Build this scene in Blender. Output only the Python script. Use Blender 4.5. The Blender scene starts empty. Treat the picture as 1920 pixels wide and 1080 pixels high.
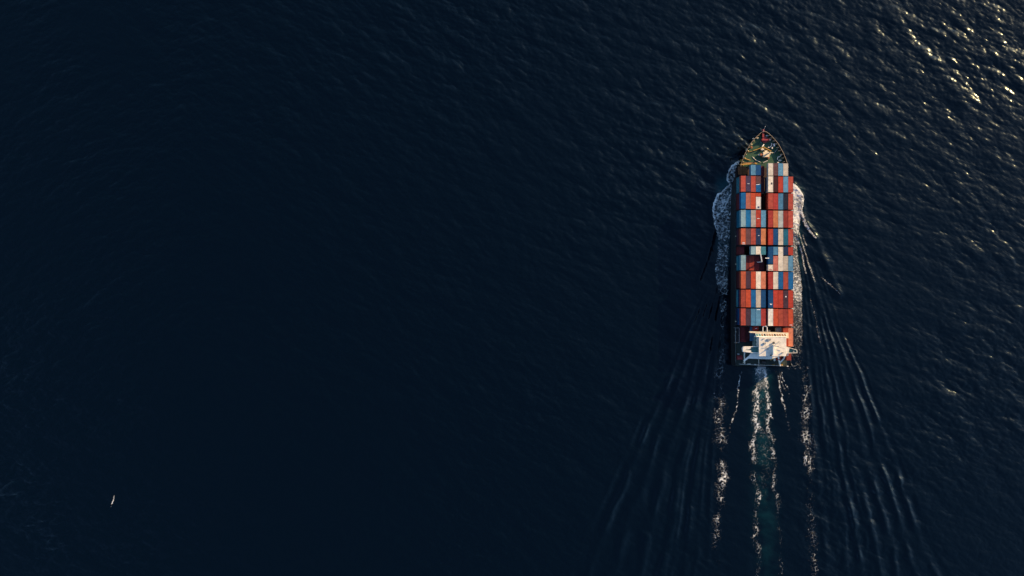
import bpy, math, random
import numpy as np
from mathutils import Vector

random.seed(7)
rng = np.random.default_rng(11)
scene = bpy.context.scene
COL = scene.collection

# ------------------------------------------------------------------ camera, sky, sun, exposure
CAM_H = 450.0            # metres above the sea
F_PX = 1620.0            # focal length in pixels of a 1920 wide picture
cam_d = bpy.data.cameras.new("camera")
cam = bpy.data.objects.new("camera", cam_d)
COL.objects.link(cam)
cam.location = (0, 0, CAM_H)
cam.rotation_euler = (0, 0, 0)
cam_d.sensor_width = 36.0
cam_d.lens = 36.0 * F_PX / 1920.0
cam_d.clip_start = 1.0
cam_d.clip_end = 40000.0
scene.camera = cam

SUN_EL = math.radians(21.5)
SUN_AZ = math.radians(33.0)      # measured from +X towards +Y
world = bpy.data.worlds.new("World")
scene.world = world
world.use_nodes = True
wn = world.node_tree.nodes
wl = world.node_tree.links
sky = wn.new("ShaderNodeTexSky")
sky.sky_type = 'NISHITA'
sky.sun_disc = False
sky.sun_elevation = SUN_EL
sky.sun_rotation = math.pi / 2 - SUN_AZ
sky.air_density = 1.0
sky.dust_density = 1.3
sky.ozone_density = 4.0
wn["Background"].inputs["Strength"].default_value = 0.135
wl.new(sky.outputs[0], wn["Background"].inputs["Color"])

sun_d = bpy.data.lights.new("sun", 'SUN')
sun_d.energy = 4.9
sun_d.angle = math.radians(0.55)
sun_d.color = (1.0, 0.66, 0.29)
sun = bpy.data.objects.new("sun", sun_d)
COL.objects.link(sun)
sdir = Vector((math.cos(SUN_EL) * math.cos(SUN_AZ), math.cos(SUN_EL) * math.sin(SUN_AZ), math.sin(SUN_EL)))
sun.rotation_euler = sdir.to_track_quat('Z', 'Y').to_euler()
sun.location = (300, 150, 300)

vs = scene.view_settings
vs.view_transform = 'Standard'
vs.look = 'None'
vs.exposure = 0.75
vs.gamma = 1.0
vs.use_curve_mapping = False
scene.cycles.use_denoising = True
scene.cycles.max_bounces = 6


def P(px, py, z=0.0):
    """a point of the place at height z, from where it shows in the survey picture"""
    k = (CAM_H - z) / F_PX
    return Vector(((px - 960.0) * k, -(py - 540.0) * k, z))


# ------------------------------------------------------------------ materials
def new_mat(name):
    m = bpy.data.materials.new(name)
    m.use_nodes = True
    return m, m.node_tree.nodes, m.node_tree.links, m.node_tree.nodes["Principled BSDF"]


def paint(name, col, rough=0.5, metal=0.0, wear=0.25, scale=0.8):
    """painted steel with streaks, stains and slight relief"""
    m, n, l, b = new_mat(name)
    tc = n.new("ShaderNodeTexCoord")
    nz = n.new("ShaderNodeTexNoise")
    nz.inputs["Scale"].default_value = scale
    nz.inputs["Detail"].default_value = 8
    nz.inputs["Roughness"].default_value = 0.65
    l.new(tc.outputs["Object"], nz.inputs["Vector"])
    rp = n.new("ShaderNodeMapRange")
    rp.inputs[1].default_value = 0.35
    rp.inputs[2].default_value = 0.7
    rp.inputs[3].default_value = 1.0 + wear * 0.3
    rp.inputs[4].default_value = 1.0 - wear
    l.new(nz.outputs["Fac"], rp.inputs[0])
    mx = n.new("ShaderNodeVectorMath")
    mx.operation = 'SCALE'
    mx.inputs[0].default_value = col
    l.new(rp.outputs[0], mx.inputs["Scale"])
    l.new(mx.outputs[0], b.inputs["Base Color"])
    b.inputs["Roughness"].default_value = rough
    b.inputs["Metallic"].default_value = metal
    bp = n.new("ShaderNodeBump")
    bp.inputs["Strength"].default_value = 0.15
    bp.inputs["Distance"].default_value = 0.03
    l.new(nz.outputs["Fac"], bp.inputs["Height"])
    l.new(bp.outputs[0], b.inputs["Normal"])
    return m


def container_mat():
    """one paint system for all boxes: colour from the object, dents and rust from noise"""
    m, n, l, b = new_mat("container_paint")
    oi = n.new("ShaderNodeObjectInfo")
    tc = n.new("ShaderNodeTexCoord")
    ad = n.new("ShaderNodeVectorMath")
    ad.operation = 'ADD'
    rs = n.new("ShaderNodeMath")
    rs.operation = 'MULTIPLY'
    rs.inputs[1].default_value = 90.0
    l.new(oi.outputs["Random"], rs.inputs[0])
    l.new(tc.outputs["Object"], ad.inputs[0])
    l.new(rs.outputs[0], ad.inputs[1])
    n1 = n.new("ShaderNodeTexNoise")
    n1.inputs["Scale"].default_value = 0.55
    n1.inputs["Detail"].default_value = 6
    n1.inputs["Roughness"].default_value = 0.6
    l.new(ad.outputs[0], n1.inputs["Vector"])
    n2 = n.new("ShaderNodeTexNoise")
    n2.inputs["Scale"].default_value = 2.4
    n2.inputs["Detail"].default_value = 8
    n2.inputs["Roughness"].default_value = 0.7
    l.new(ad.outputs[0], n2.inputs["Vector"])
    r1 = n.new("ShaderNodeMapRange")
    r1.inputs[1].default_value = 0.3
    r1.inputs[2].default_value = 0.7
    r1.inputs[3].default_value = 0.68
    r1.inputs[4].default_value = 1.12
    l.new(n1.outputs["Fac"], r1.inputs[0])
    sc = n.new("ShaderNodeVectorMath")
    sc.operation = 'SCALE'
    l.new(oi.outputs["Color"], sc.inputs[0])
    l.new(r1.outputs[0], sc.inputs["Scale"])
    r2 = n.new("ShaderNodeMapRange")
    r2.inputs[1].default_value = 0.57
    r2.inputs[2].default_value = 0.74
    r2.inputs[3].default_value = 0.0
    r2.inputs[4].default_value = 0.55
    l.new(n2.outputs["Fac"], r2.inputs[0])
    mx = n.new("ShaderNodeMix")
    mx.data_type = 'RGBA'
    l.new(r2.outputs[0], mx.inputs["Factor"])
    l.new(sc.outputs[0], mx.inputs["A"])
    mx.inputs["B"].default_value = (0.09, 0.04, 0.025, 1)
    l.new(mx.outputs["Result"], b.inputs["Base Color"])
    b.inputs["Roughness"].default_value = 0.65
    b.inputs["Specular IOR Level"].default_value = 0.15
    bp = n.new("ShaderNodeBump")
    bp.inputs["Strength"].default_value = 0.25
    bp.inputs["Distance"].default_value = 0.04
    l.new(n1.outputs["Fac"], bp.inputs["Height"])
    l.new(bp.outputs[0], b.inputs["Normal"])
    return m


M = {}
M['container'] = container_mat()
M['hull'] = paint("hull_paint", (0.004, 0.005, 0.007), 0.6, wear=0.4)
M['boot'] = paint("bottom_paint", (0.10, 0.014, 0.012), 0.6)
M['deck'] = paint("green_deck_paint", (0.006, 0.062, 0.027), 0.65, wear=0.45, scale=0.35)
M['aftdeck'] = paint("shaded_deck_paint", (0.020, 0.035, 0.026), 0.7, wear=0.5, scale=0.4)  # green deck darkened: the shade at the stern is put into the colour
M['white'] = paint("white_paint", (0.77, 0.75, 0.67), 0.45, wear=0.2)
M['offwhite'] = paint("roof_paint", (0.74, 0.69, 0.58), 0.5, wear=0.3)
M['teal'] = paint("teal_shade_paint", (0.05, 0.20, 0.19), 0.6, wear=0.3)  # bluish shade inside the bridge wings put into the colour
M['cream'] = paint("cream_paint", (0.72, 0.60, 0.40), 0.5, wear=0.2)
M['yellow'] = paint("yellow_paint", (0.48, 0.27, 0.04), 0.5, wear=0.3)
M['redmach'] = paint("red_machinery_paint", (0.24, 0.018, 0.022), 0.5, wear=0.35)
M['orange'] = paint("orange_paint", (0.38, 0.13, 0.05), 0.5)
M['caprail'] = paint("cap_rail_paint", (0.34, 0.27, 0.18), 0.5, wear=0.4)
M['hatch'] = paint("hatch_paint", (0.030, 0.008, 0.008), 0.7, wear=0.4)
M['grey'] = paint("grey_paint", (0.26, 0.27, 0.27), 0.5, wear=0.3)
M['dark'] = paint("dark_steel", (0.018, 0.018, 0.02), 0.6)
M['rail'] = paint("rail_paint", (0.62, 0.60, 0.55), 0.45)
M['mark_white'] = paint("white_lettering", (0.80, 0.80, 0.78), 0.5, wear=0.3)
M['mark_black'] = paint("black_lettering", (0.012, 0.012, 0.014), 0.5)
M['mark_navy'] = paint("navy_lettering", (0.012, 0.03, 0.11), 0.5)
M['mark_red'] = paint("red_lettering", (0.42, 0.03, 0.03), 0.5)


def glass_mat():
    m, n, l, b = new_mat("bridge_window_glass")
    b.inputs["Base Color"].default_value = (0.02, 0.03, 0.032, 1)
    b.inputs["Roughness"].default_value = 0.06
    b.inputs["IOR"].default_value = 1.52
    b.inputs["Coat Weight"].default_value = 0.6
    b.inputs["Coat Roughness"].default_value = 0.03
    return m


M['glass'] = glass_mat()
M['pane_reflection'] = paint("brown_window_reflection", (0.20, 0.11, 0.05), 0.6)  # warm reflection painted onto the bridge panes


def water_mat():
    m, n, l, b = new_mat("sea_water")
    geo = n.new("ShaderNodeNewGeometry")
    at = n.new("ShaderNodeAttribute")
    at.attribute_name = "wash"
    mx = n.new("ShaderNodeMix")
    mx.data_type = 'RGBA'
    mx.inputs["A"].default_value = (0.0, 0.0015, 0.0044, 1)
    mx.inputs["B"].default_value = (0.005, 0.055, 0.066, 1)
    l.new(at.outputs["Fac"], mx.inputs["Factor"])
    l.new(mx.outputs["Result"], b.inputs["Base Color"])
    b.inputs["IOR"].default_value = 1.333
    b.inputs["Roughness"].default_value = 0.22
    b.inputs["Specular Tint"].default_value = (0.66, 0.92, 1.0, 1)
    b.inputs["Specular IOR Level"].default_value = 0.58
    # ripples shorter than the modelled waves
    mr = n.new("ShaderNodeMapping")
    mr.inputs["Rotation"].default_value = (0, 0, math.radians(28))
    l.new(geo.outputs["Position"], mr.inputs["Vector"])
    mp = n.new("ShaderNodeMapping")
    mp.inputs["Scale"].default_value = (0.26, 1.0, 1.0)
    l.new(mr.outputs[0], mp.inputs["Vector"])
    nz = n.new("ShaderNodeTexNoise")
    nz.noise_type = 'RIDGED_MULTIFRACTAL'
    nz.inputs["Scale"].default_value = 1.25
    nz.inputs["Detail"].default_value = 3
    nz.inputs["Roughness"].default_value = 0.5
    nz.inputs["Distortion"].default_value = 0.4
    l.new(mp.outputs[0], nz.inputs["Vector"])
    bp = n.new("ShaderNodeBump")
    bp.inputs["Strength"].default_value = 0.6
    bp.inputs["Distance"].default_value = 0.11
    l.new(nz.outputs["Fac"], bp.inputs["Height"])
    l.new(bp.outputs[0], b.inputs["Normal"])
    return m


def foam_mat():
    """bubbles on the water: thick rafts are white and opaque, thin ones let the sea through"""
    m, n, l, b = new_mat("sea_foam")
    geo = n.new("ShaderNodeNewGeometry")
    nz = n.new("ShaderNodeTexNoise")
    nz.inputs["Scale"].default_value = 1.6
    nz.inputs["Detail"].default_value = 8
    nz.inputs["Roughness"].default_value = 0.7
    l.new(geo.outputs["Position"], nz.inputs["Vector"])
    rp = n.new("ShaderNodeValToRGB")
    rp.color_ramp.elements[0].position = 0.30
    rp.color_ramp.elements[0].color = (0.50, 0.56, 0.57, 1)
    rp.color_ramp.elements[1].position = 0.62
    rp.color_ramp.elements[1].color = (0.82, 0.83, 0.79, 1)
    l.new(nz.outputs["Fac"], rp.inputs[0])
    l.new(rp.outputs[0], b.inputs["Base Color"])
    b.inputs["Roughness"].default_value = 0.8
    b.inputs["Specular IOR Level"].default_value = 0.2
    bp = n.new("ShaderNodeBump")
    bp.inputs["Strength"].default_value = 0.7
    bp.inputs["Distance"].default_value = 0.3
    l.new(nz.outputs["Fac"], bp.inputs["Height"])
    l.new(bp.outputs[0], b.inputs["Normal"])
    at = n.new("ShaderNodeAttribute")
    at.attribute_name = "thick"
    l.new(at.outputs["Fac"], b.inputs["Alpha"])
    return m


M['water'] = water_mat()
M['foam'] = foam_mat()

# ------------------------------------------------------------------ the sea: wind waves + ship waves as real relief
DX = 0.5
X0, X1, Y0, Y1 = -322.0, 322.0, -198.0, 198.0
NX = int((X1 - X0) / DX)
NY = int((Y1 - Y0) / DX)
xs = X0 + np.arange(NX) * DX
ys = Y0 + np.arange(NY) * DX
GX, GY = np.meshgrid(xs, ys)               # [NY, NX]
PXg = GX * (F_PX / CAM_H) + 960.0           # survey picture coordinates of the flat sea
PYg = 540.0 - GY * (F_PX / CAM_H)


def wave_field(wind_deg, slope, peak, iso):
    kx = np.fft.fftfreq(NX, DX) * 2 * np.pi
    ky = np.fft.fftfreq(NY, DX) * 2 * np.pi
    KX, KY = np.meshgrid(kx, ky)
    K = np.hypot(KX, KY)
    K[0, 0] = 1e-6
    kp = 2 * np.pi / peak
    wind = math.radians(wind_deg)              # travel direction, crests lie across it
    ct = (KX * math.cos(wind) + KY * math.sin(wind)) / K
    sp = iso + (1 - iso) * np.abs(ct) ** (3.0 + 7.0 * np.minimum(K / 1.6, 1.0))
    S = K ** -3.0 * np.exp(-0.9 * (kp / K) ** 2) * sp
    S *= np.exp(-(K * 0.10) ** 2)
    amp = np.sqrt(S)
    ph = rng.normal(size=K.shape) + 1j * rng.normal(size=K.shape)
    Fh = amp * ph
    Fh[0, 0] = 0
    h = np.fft.ifft2(Fh).real
    gx = np.fft.ifft2(1j * KX * Fh).real
    gy = np.fft.ifft2(1j * KY * Fh).real
    srms = math.sqrt((gx ** 2 + gy ** 2).mean())
    c = slope / srms                        # total slope of the modelled waves
    dxh = np.fft.ifft2(-1j * KX / K * Fh).real
    dyh = np.fft.ifft2(-1j * KY / K * Fh).real
    return h * c, dxh * c, dyh * c


def smooth_noise(shape, dx, lam, seed, aniso=(1.0, 1.0)):
    r = np.random.default_rng(seed)
    kx = np.fft.fftfreq(shape[1], dx) * 2 * np.pi * aniso[0]
    ky = np.fft.fftfreq(shape[0], dx) * 2 * np.pi * aniso[1]
    KX, KY = np.meshgrid(kx, ky)
    K2 = KX ** 2 + KY ** 2
    w = np.fft.fft2(r.normal(size=shape)) * np.exp(-K2 * (lam / 4.4) ** 2)
    f = np.fft.ifft2(w).real
    return (f - f.mean()) / f.std()


def sstep(a, b, x):
    t = np.clip((x - a) / (b - a), 0, 1)
    return t * t * (3 - 2 * t)


H, DHX, DHY = wave_field(62.0, 0.190, 24.0, 0.08)
H2, DHX2, DHY2 = wave_field(112.0, 0.19, 14.0, 0.03)   # a crossing sea on the left
cross = 1 - sstep(60, 900, PXg)
patch = np.clip(0.75 + 0.45 * smooth_noise(H.shape, DX, 45.0, 71), 0.15, 1.5)
H = H * (1 - 0.55 * cross) + H2 * cross * patch
DHX = DHX * (1 - 0.55 * cross) + DHX2 * cross * patch
DHY = DHY * (1 - 0.55 * cross) + DHY2 * cross * patch
gust = smooth_noise(H.shape, DX, 70.0, 5)
H *= (1 + 0.18 * gust) * (0.90 + 0.20 * sstep(1000, 1900, PXg) * (1 - 0.65 * sstep(200, 750, PYg)))


def gauss(x, s):
    return np.exp(-0.5 * (x / s) ** 2)


# calmer water in the ship's track
track = sstep(640, 760, PYg) * (1 - sstep(50, 95, np.abs(PXg - 1430)))
near = (1 - sstep(58, 110, np.abs(PXg - 1431))) * sstep(300, 340, PYg)
calm = np.maximum(track * 0.62, near * 0.30)
lee = (1 - sstep(60, 330, np.abs(PXg - 1200))) * sstep(300, 560, PYg) * 0.25
quiet = gauss(PXg - 640, 330) * gauss(PYg - 780, 330)
mix = (1 - calm) * (1 - lee) * (1 - 0.5 * quiet)
H *= mix
DHX *= mix
DHY *= mix

# diverging bow waves, a fan of crests on either side
pn = smooth_noise(H.shape, DX, 26.0, 21)
pn2 = smooth_noise(H.shape, DX, 14.0, 22)


def fan(side, ax, ay, r0, r1, dr, gain):
    dy = np.maximum(PYg - ay, 20.0)
    r = (PXg - ax) * side / dy + pn * 0.0035 + pn2 * 0.0018 + pn4 * 0.0008
    lam = dr * dy / 3.6                            # metres between crests
    ph = 2 * np.pi * (r - r1) / dr
    env = sstep(r0 - 0.05, r0 + 0.08, r) * (1 - sstep(r1 + dr * 0.45, r1 + dr * 0.95, r))
    env = env * sstep(60, 190, dy) * (1 - 0.5 * sstep(420, 820, dy))
    env = env * (0.30 + 0.62 * np.clip(pn3 + 0.5, 0, 1.8))
    prof = np.exp(0.75 * (np.cos(ph) - 1.0)) - 0.5
    return gain * np.minimum(lam, 6.5) * env * prof


pn3 = smooth_noise(H.shape, DX, 11.0, 23, (0.6, 1.0))
pn4 = smooth_noise(H.shape, DX, 6.0, 24)
H += fan(+1, 1482, 360, 0.09, 0.375, 0.047, 0.150)
pn3 = smooth_noise(H.shape, DX, 8.0, 33, (0.6, 1.0))
H += fan(+1, 1486, 330, 0.04, 0.20, 0.030, 0.12)
pn3 = smooth_noise(H.shape, DX, 13.0, 43, (0.7, 1.0))
H += fan(-1, 1376, 420, 0.12, 0.42, 0.070, 0.185)
H += fan(-1, 1372, 430, 0.05, 0.22, 0.036, 0.09)


def polyline_dist(pts):
    """distance in picture pixels to a polyline, and position 0..1 along it"""
    best = np.full(PXg.shape, 1e9)
    for (xa, ya), (xb, yb) in zip(pts[:-1], pts[1:]):
        vx, vy = xb - xa, yb - ya
        t = np.clip(((PXg - xa) * vx + (PYg - ya) * vy) / (vx * vx + vy * vy), 0, 1)
        best = np.minimum(best, np.hypot(PXg - xa - t * vx, PYg - ya - t * vy))
    return best


# the bow wave humps
for pts, s, a in (
        ([(1384, 305), (1368, 317), (1363, 332), (1366, 345), (1345, 368), (1337, 390), (1338, 415)], 4.5, 0.9),
        ([(1372, 362), (1345, 412)], 2.6, 0.5),
        ([(1343, 415), (1326, 480), (1310, 524)], 3.2, 0.55),
        ([(1487, 345), (1503, 366), (1503, 388), (1510, 415), (1528, 443)], 4.0, 0.5),
        ([(1528, 443), (1556, 510), (1574, 552)], 4.5, 0.45),
        ([(1495, 440), (1520, 512), (1541, 590)], 2.6, 0.35)):
    H += a * gauss(polyline_dist(pts), s)

edge = sstep(0, 14, np.minimum(np.minimum(GX - X0, xs[-1] - GX), np.minimum(GY - Y0, ys[-1] - GY)))
H *= edge
chop = 1.1 * edge * (1 - (1 - sstep(95, 150, np.abs(PXg - 1431))) * sstep(280, 320, PYg))
VX = GX + DHX * chop
VY = GY + DHY * chop

# aerated water behind the propeller and along the bow foam
cx = np.interp(PYg, [690, 800, 900, 1080], [1428, 1429, 1433, 1438])
wash = gauss(PXg - cx, np.interp(PYg, [690, 1080], [9.5, 14])) * sstep(684, 694, PYg) * np.interp(
    PYg, [690, 715, 780, 900, 1080], [0.95, 0.50, 0.36, 0.22, 0.08])
wash += 0.35 * sstep(1336, 1350, PXg) * (1 - sstep(1372, 1380, PXg)) * sstep(318, 350, PYg) * (1 - sstep(410, 560, PYg))
wash += 0.30 * sstep(1480, 1488, PXg) * (1 - sstep(1494, 1512, PXg)) * sstep(340, 360, PYg) * (1 - sstep(420, 600, PYg))
wash *= np.clip(0.85 + 0.25 * smooth_noise(H.shape, DX, 9.0, 61) + 0.25 * smooth_noise(H.shape, DX, 3.0, 62), 0.15, 1.7)
wash = np.clip(wash, 0, 1)


def grid_mesh(name, vx, vy, vz, attr):
    ny, nx = vz.shape
    idx = np.arange(ny * nx).reshape(ny, nx)
    q = np.stack([idx[:-1, :-1], idx[:-1, 1:], idx[1:, 1:], idx[1:, :-1]], -1).reshape(-1, 4)
    co = np.stack([vx, vy, vz], -1).reshape(-1, 3)
    # the far sheet out to the horizon, butted to the rim of the inner field
    R = 15000.0
    rim_b, rim_t = idx[0, :], idx[-1, :]
    n0 = co.shape[0]
    far = np.array([[-R, -R, 0], [R, -R, 0], [R, R, 0], [-R, R, 0]], float)
    co = np.concatenate([co, far])
    polys_extra = [
        [n0, n0 + 1] + list(rim_b[::-1]),
        [n0 + 2, n0 + 3] + list(rim_t),
        [n0 + 1, n0 + 2] + list(idx[::-1, -1]),
        [n0 + 3, n0] + list(idx[:, 0]),
    ]
    me = bpy.data.meshes.new(name)
    nq = q.shape[0]
    loops = np.concatenate([q.reshape(-1)] + [np.array(p) for p in polys_extra])
    totals = np.concatenate([np.full(nq, 4), [len(p) for p in polys_extra]])
    starts = np.concatenate([[0], np.cumsum(totals)[:-1]])
    me.vertices.add(co.shape[0])
    me.vertices.foreach_set("co", co.astype(np.float32).ravel())
    me.loops.add(len(loops))
    me.loops.foreach_set("vertex_index", loops.astype(np.int32))
    me.polygons.add(len(totals))
    me.polygons.foreach_set("loop_start", starts.astype(np.int32))
    me.polygons.foreach_set("use_smooth", np.ones(len(totals), bool))
    a = me.attributes.new("wash", 'FLOAT', 'POINT')
    a.data.foreach_set("value", np.concatenate([attr.ravel(), np.zeros(4)]).astype(np.float32))
    me.update(calc_edges=True)
    me.validate()
    return me


sea_me = grid_mesh("sea", VX, VY, H, wash)
sea_me.materials.append(M['water'])
sea = bpy.data.objects.new("sea", sea_me)
COL.objects.link(sea)
sea["kind"] = "structure"


# ------------------------------------------------------------------ mesh helpers
class MB:
    def __init__(self):
        self.v = []
        self.f = []

    def add(self, v, f):
        o = len(self.v)
        self.v += [tuple(p) for p in v]
        self.f += [tuple(i + o for i in q) for q in f]
        return self

    def box(self, a, b):
        x0, y0, z0 = [min(a[i], b[i]) for i in range(3)]
        x1, y1, z1 = [max(a[i], b[i]) for i in range(3)]
        return self.add([(x0, y0, z0), (x1, y0, z0), (x1, y1, z0), (x0, y1, z0),
                         (x0, y0, z1), (x1, y0, z1), (x1, y1, z1), (x0, y1, z1)],
                        [(3, 2, 1, 0), (4, 5, 6, 7), (0, 1, 5, 4), (1, 2, 6, 5), (2, 3, 7, 6), (3, 0, 4, 7)])

    def prism(self, pts, z0, z1):
        """pts: xy outline, counter-clockwise or not"""
        area = sum(pts[i][0] * pts[(i + 1) % len(pts)][1] - pts[(i + 1) % len(pts)][0] * pts[i][1] for i in range(len(pts)))
        if area < 0:
            pts = pts[::-1]
        n = len(pts)
        v = [(p[0], p[1], z0) for p in pts] + [(p[0], p[1], z1) for p in pts]
        f = [tuple(range(n - 1, -1, -1)), tuple(range(n, 2 * n))]
        f += [(i, (i + 1) % n, n + (i + 1) % n, n + i) for i in range(n)]
        return self.add(v, f)

    def ring(self, pts, z0, z1, w):
        """a low wall of thickness w along a closed outline"""
        n = len(pts)
        for i in range(n):
            self.wall(pts[i], pts[(i + 1) % n], z0, z1, w)
        return self

    def wall(self, a, b, z0, z1, w):
        ax, ay, bx, by = a[0], a[1], b[0], b[1]
        L = math.hypot(bx - ax, by - ay)
        nx, ny = -(by - ay) / L * w / 2, (bx - ax) / L * w / 2
        return self.prism([(ax + nx, ay + ny), (bx + nx, by + ny), (bx - nx, by - ny), (ax - nx, ay - ny)], z0, z1)

    def tube(self, a, b, r0, r1=None, n=8, cap=True):
        r1 = r0 if r1 is None else r1
        a, b = Vector(a), Vector(b)
        d = (b - a).normalized()
        u = d.orthogonal().normalized()
        w = d.cross(u)
        v = []
        for c, r in ((a, r0), (b, r1)):
            for i in range(n):
                t = 2 * math.pi * i / n
                v.append(c + (u * math.cos(t) + w * math.sin(t)) * r)
        f = [(i, (i + 1) % n, n + (i + 1) % n, n + i) for i in range(n)]
        if cap:
            f += [tuple(range(n - 1, -1, -1)), tuple(range(n, 2 * n))]
        return self.add(v, f)

    def path(self, pts, r, n=6):
        for a, b in zip(pts[:-1], pts[1:]):
            self.tube(a, b, r, r, n)
        return self

    def beam(self, a, b, w, h):
        """rectangular bar from a to b"""
        a, b = Vector(a), Vector(b)
        d = (b - a).normalized()
        up = Vector((0, 0, 1)) if abs(d.z) < 0.95 else Vector((0, 1, 0))
        s = d.cross(up).normalized() * w / 2
        t = s.cross(d).normalized() * h / 2
        v = [a - s - t, a + s - t, a + s + t, a - s + t, b - s - t, b + s - t, b + s + t, b - s + t]
        return self.add(v, [(0, 1, 2, 3), (7, 6, 5, 4), (0, 4, 5, 1), (1, 5, 6, 2), (2, 6, 7, 3), (3, 7, 4, 0)])

    def build(self, name, mat, parent=None, origin=None, smooth=False):
        me = bpy.data.meshes.new(name)
        o = Vector(origin) if origin is not None else Vector((0, 0, 0))
        me.from_pydata([tuple(Vector(p) - o) for p in self.v], [], self.f)
        me.materials.append(M[mat])
        me.update()
        if smooth:
            for p in me.polygons:
                p.use_smooth = True
        ob = bpy.data.objects.new(name, me)
        COL.objects.link(ob)
        if parent is not None:
            ob.parent = parent
        return ob


SHIP_O = Vector((128.2, 20.0, 0.0))
ship = bpy.data.objects.new("container_ship", None)
ship.location = SHIP_O
COL.objects.link(ship)
ship["label"] = "long dark-hulled cargo ship with green bow deck and white bridge, carrying stacked containers"
ship["category"] = "ship"


def part(mb, name, mat, parent=None, smooth=False):
    return mb.build(name, mat, parent if parent is not None else ship, SHIP_O, smooth)


# ------------------------------------------------------------------ hull
XC = 128.2
Y_BOW = P(1431, 246.5, 11.3).y
Y_TRAN = P(1431, 687, 8.2).y
DECK_Z = 8.0
FC_Z = 9.2           # forecastle deck
# half breadth at the sheer from the picture (bow), then parallel sides
HB = [(79.55, 0.35), (79.1, 1.4), (77.9, 2.9), (76.2, 4.6), (73.5, 6.9), (71.0, 8.3), (68.5, 9.7), (66.0, 10.7), (64.0, 11.4),
      (61.0, 12.2), (56.0, 13.3), (50.0, 14.1), (43.0, 14.4), (20.0, 14.4), (0.0, 14.4), (-20.0, 14.4), (-36.0, 14.3), (-39.0, 14.2), (Y_TRAN, 13.9)]
HBY = np.array([p[0] for p in HB])[::-1]
HBB = np.array([p[1] for p in HB])[::-1]


def half(y):
    return float(np.interp(y, HBY, HBB))


def sheer(y):
    return 11.2 if y > 61 else DECK_Z + 0.9


stations = [79.5, 79.1, 78.4, 77.2, 75.6, 73.5, 71, 68.5, 66, 63.5, 61.01, 60.99, 56, 50, 43, 30, 15, 0, -15, -28, -36, -39, Y_TRAN]


def hull_section(y):
    """points from sheer down to keel on the starboard side (dx, dy, z)"""
    b = half(y)
    zt = sheer(y)
    t = max(0.0, min(1.0, (79.6 - y) / 24.0))
    bow = 1 - t
    # waterline is finer and set back under the flare of the bow
    bw = b * (1 - 0.62 * bow ** 1.3)
    back = -5.0 * bow ** 2
    aft = max(0.0, (-26 - y) / 14.0)
    kz = -3.5
    return [(b, 0.0, zt), (b * 0.995 if bow < .05 else b * (1 - .10 * bow), back * .15, zt - 2.0),
            (bw + (b - bw) * 0.35, back * .5, 3.5), (bw, back, 0.6), (bw * (0.98 - .10 * aft), back, -1.0), (bw * (0.9 - .3 * aft), back, kz)]


mb = MB()
rows = []
for y in stations:
    sec = hull_section(y)
    rows.append([(XC + dx, y + dy, z) for dx, dy, z in sec] + [(XC - dx, y + dy, z) for dx, dy, z in reversed(sec)])
nsec = len(rows[0])
v = [p for r in rows for p in r]
f = []
for i in range(len(rows) - 1):
    for j in range(nsec - 1):
        if j == nsec // 2 - 1:
            continue
        a = i * nsec + j
        f.append((a, a + nsec, a + nsec + 1, a + 1))
last = (len(rows) - 1) * nsec
f.append(tuple(range(last, last + nsec)))
f.append(tuple(range(nsec - 1, -1, -1)))
mb.add(v, f)
hull = part(mb, "hull", 'hull')

# inner face and cap rail of the forecastle bulwark
cap_l, cap_r = [], []
ysb = [79.45, 79.1, 78.4, 77.2, 75.6, 73.5, 71, 68.5, 66, 63.5, 61.2]
for y in ysb:
    cap_l.append((XC - half(y), y))
    cap_r.append((XC + half(y), y))
line = cap_l[::-1] + cap_r
mb = MB()
for a, b in zip(line[:-1], line[1:]):
    mb.beam((a[0], a[1], 11.26), (b[0], b[1], 11.26), 0.17, 0.10)
part(mb, "cap_rail", 'caprail')
inner = [(XC + (x - XC) * 0.965 + (-.12 if x > XC else .12), y - 0.16) for x, y in line]
mb = MB()
for a, b in zip(inner[:-1], inner[1:]):
    mb.add([(a[0], a[1], FC_Z), (b[0], b[1], FC_Z), (b[0], b[1], 11.2), (a[0], a[1], 11.2)], [(0, 1, 2, 3)])
part(mb, "bulwark_lining", 'hull')

# decks
mb = MB()
outl = [(x, y) for x, y in inner]
outl[0] = (outl[0][0], 60.4)
outl[-1] = (outl[-1][0], 60.4)
mb.prism(outl, FC_Z - 0.3, FC_Z)
part(mb, "forecastle_deck", 'deck')
mb = MB()
ysd = [60.38, 56, 50, 43, 20, 0, -20, -36, -39, Y_TRAN + 0.1]
mb.prism([(XC - half(y) + .12, y) for y in ysd] + [(XC + half(y) - .12, y) for y in reversed(ysd)], DECK_Z - 0.3, DECK_Z)
part(mb, "main_deck", 'aftdeck')

# stays inside the bulwark, lit on the left side
for k, y in enumerate([77.6, 76.4, 74.9, 73.3, 71.6, 69.9, 68.1, 66.2, 64.3, 62.6]):
    for s in (-1, 1):
        b = half(y)
        mb = MB()
        x0 = XC + s * (b * 0.965 - 0.15)
        x1 = x0 - s * (0.85 + 0.25 * (k % 2))
        mb.add([(x0, y - .09, FC_Z), (x1, y - .09, FC_Z), (x0, y - .09, 11.15), (x0, y + .09, FC_Z), (x1, y + .09, FC_Z), (x0, y + .09, 11.15)],
               [(0, 1, 2), (5, 4, 3), (1, 4, 5, 2), (0, 3, 4, 1), (0, 2, 5, 3)])
        part(mb, "bulwark_stay", 'cream')


def C5(cx, cy, z):
    return P(1360 + cx / 9.82, 600 + cy / 9.82, z)


def CB(cx, cy, z):
    return P(1360 + cx / 9.82, 230 + cy / 9.82, z)


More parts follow.
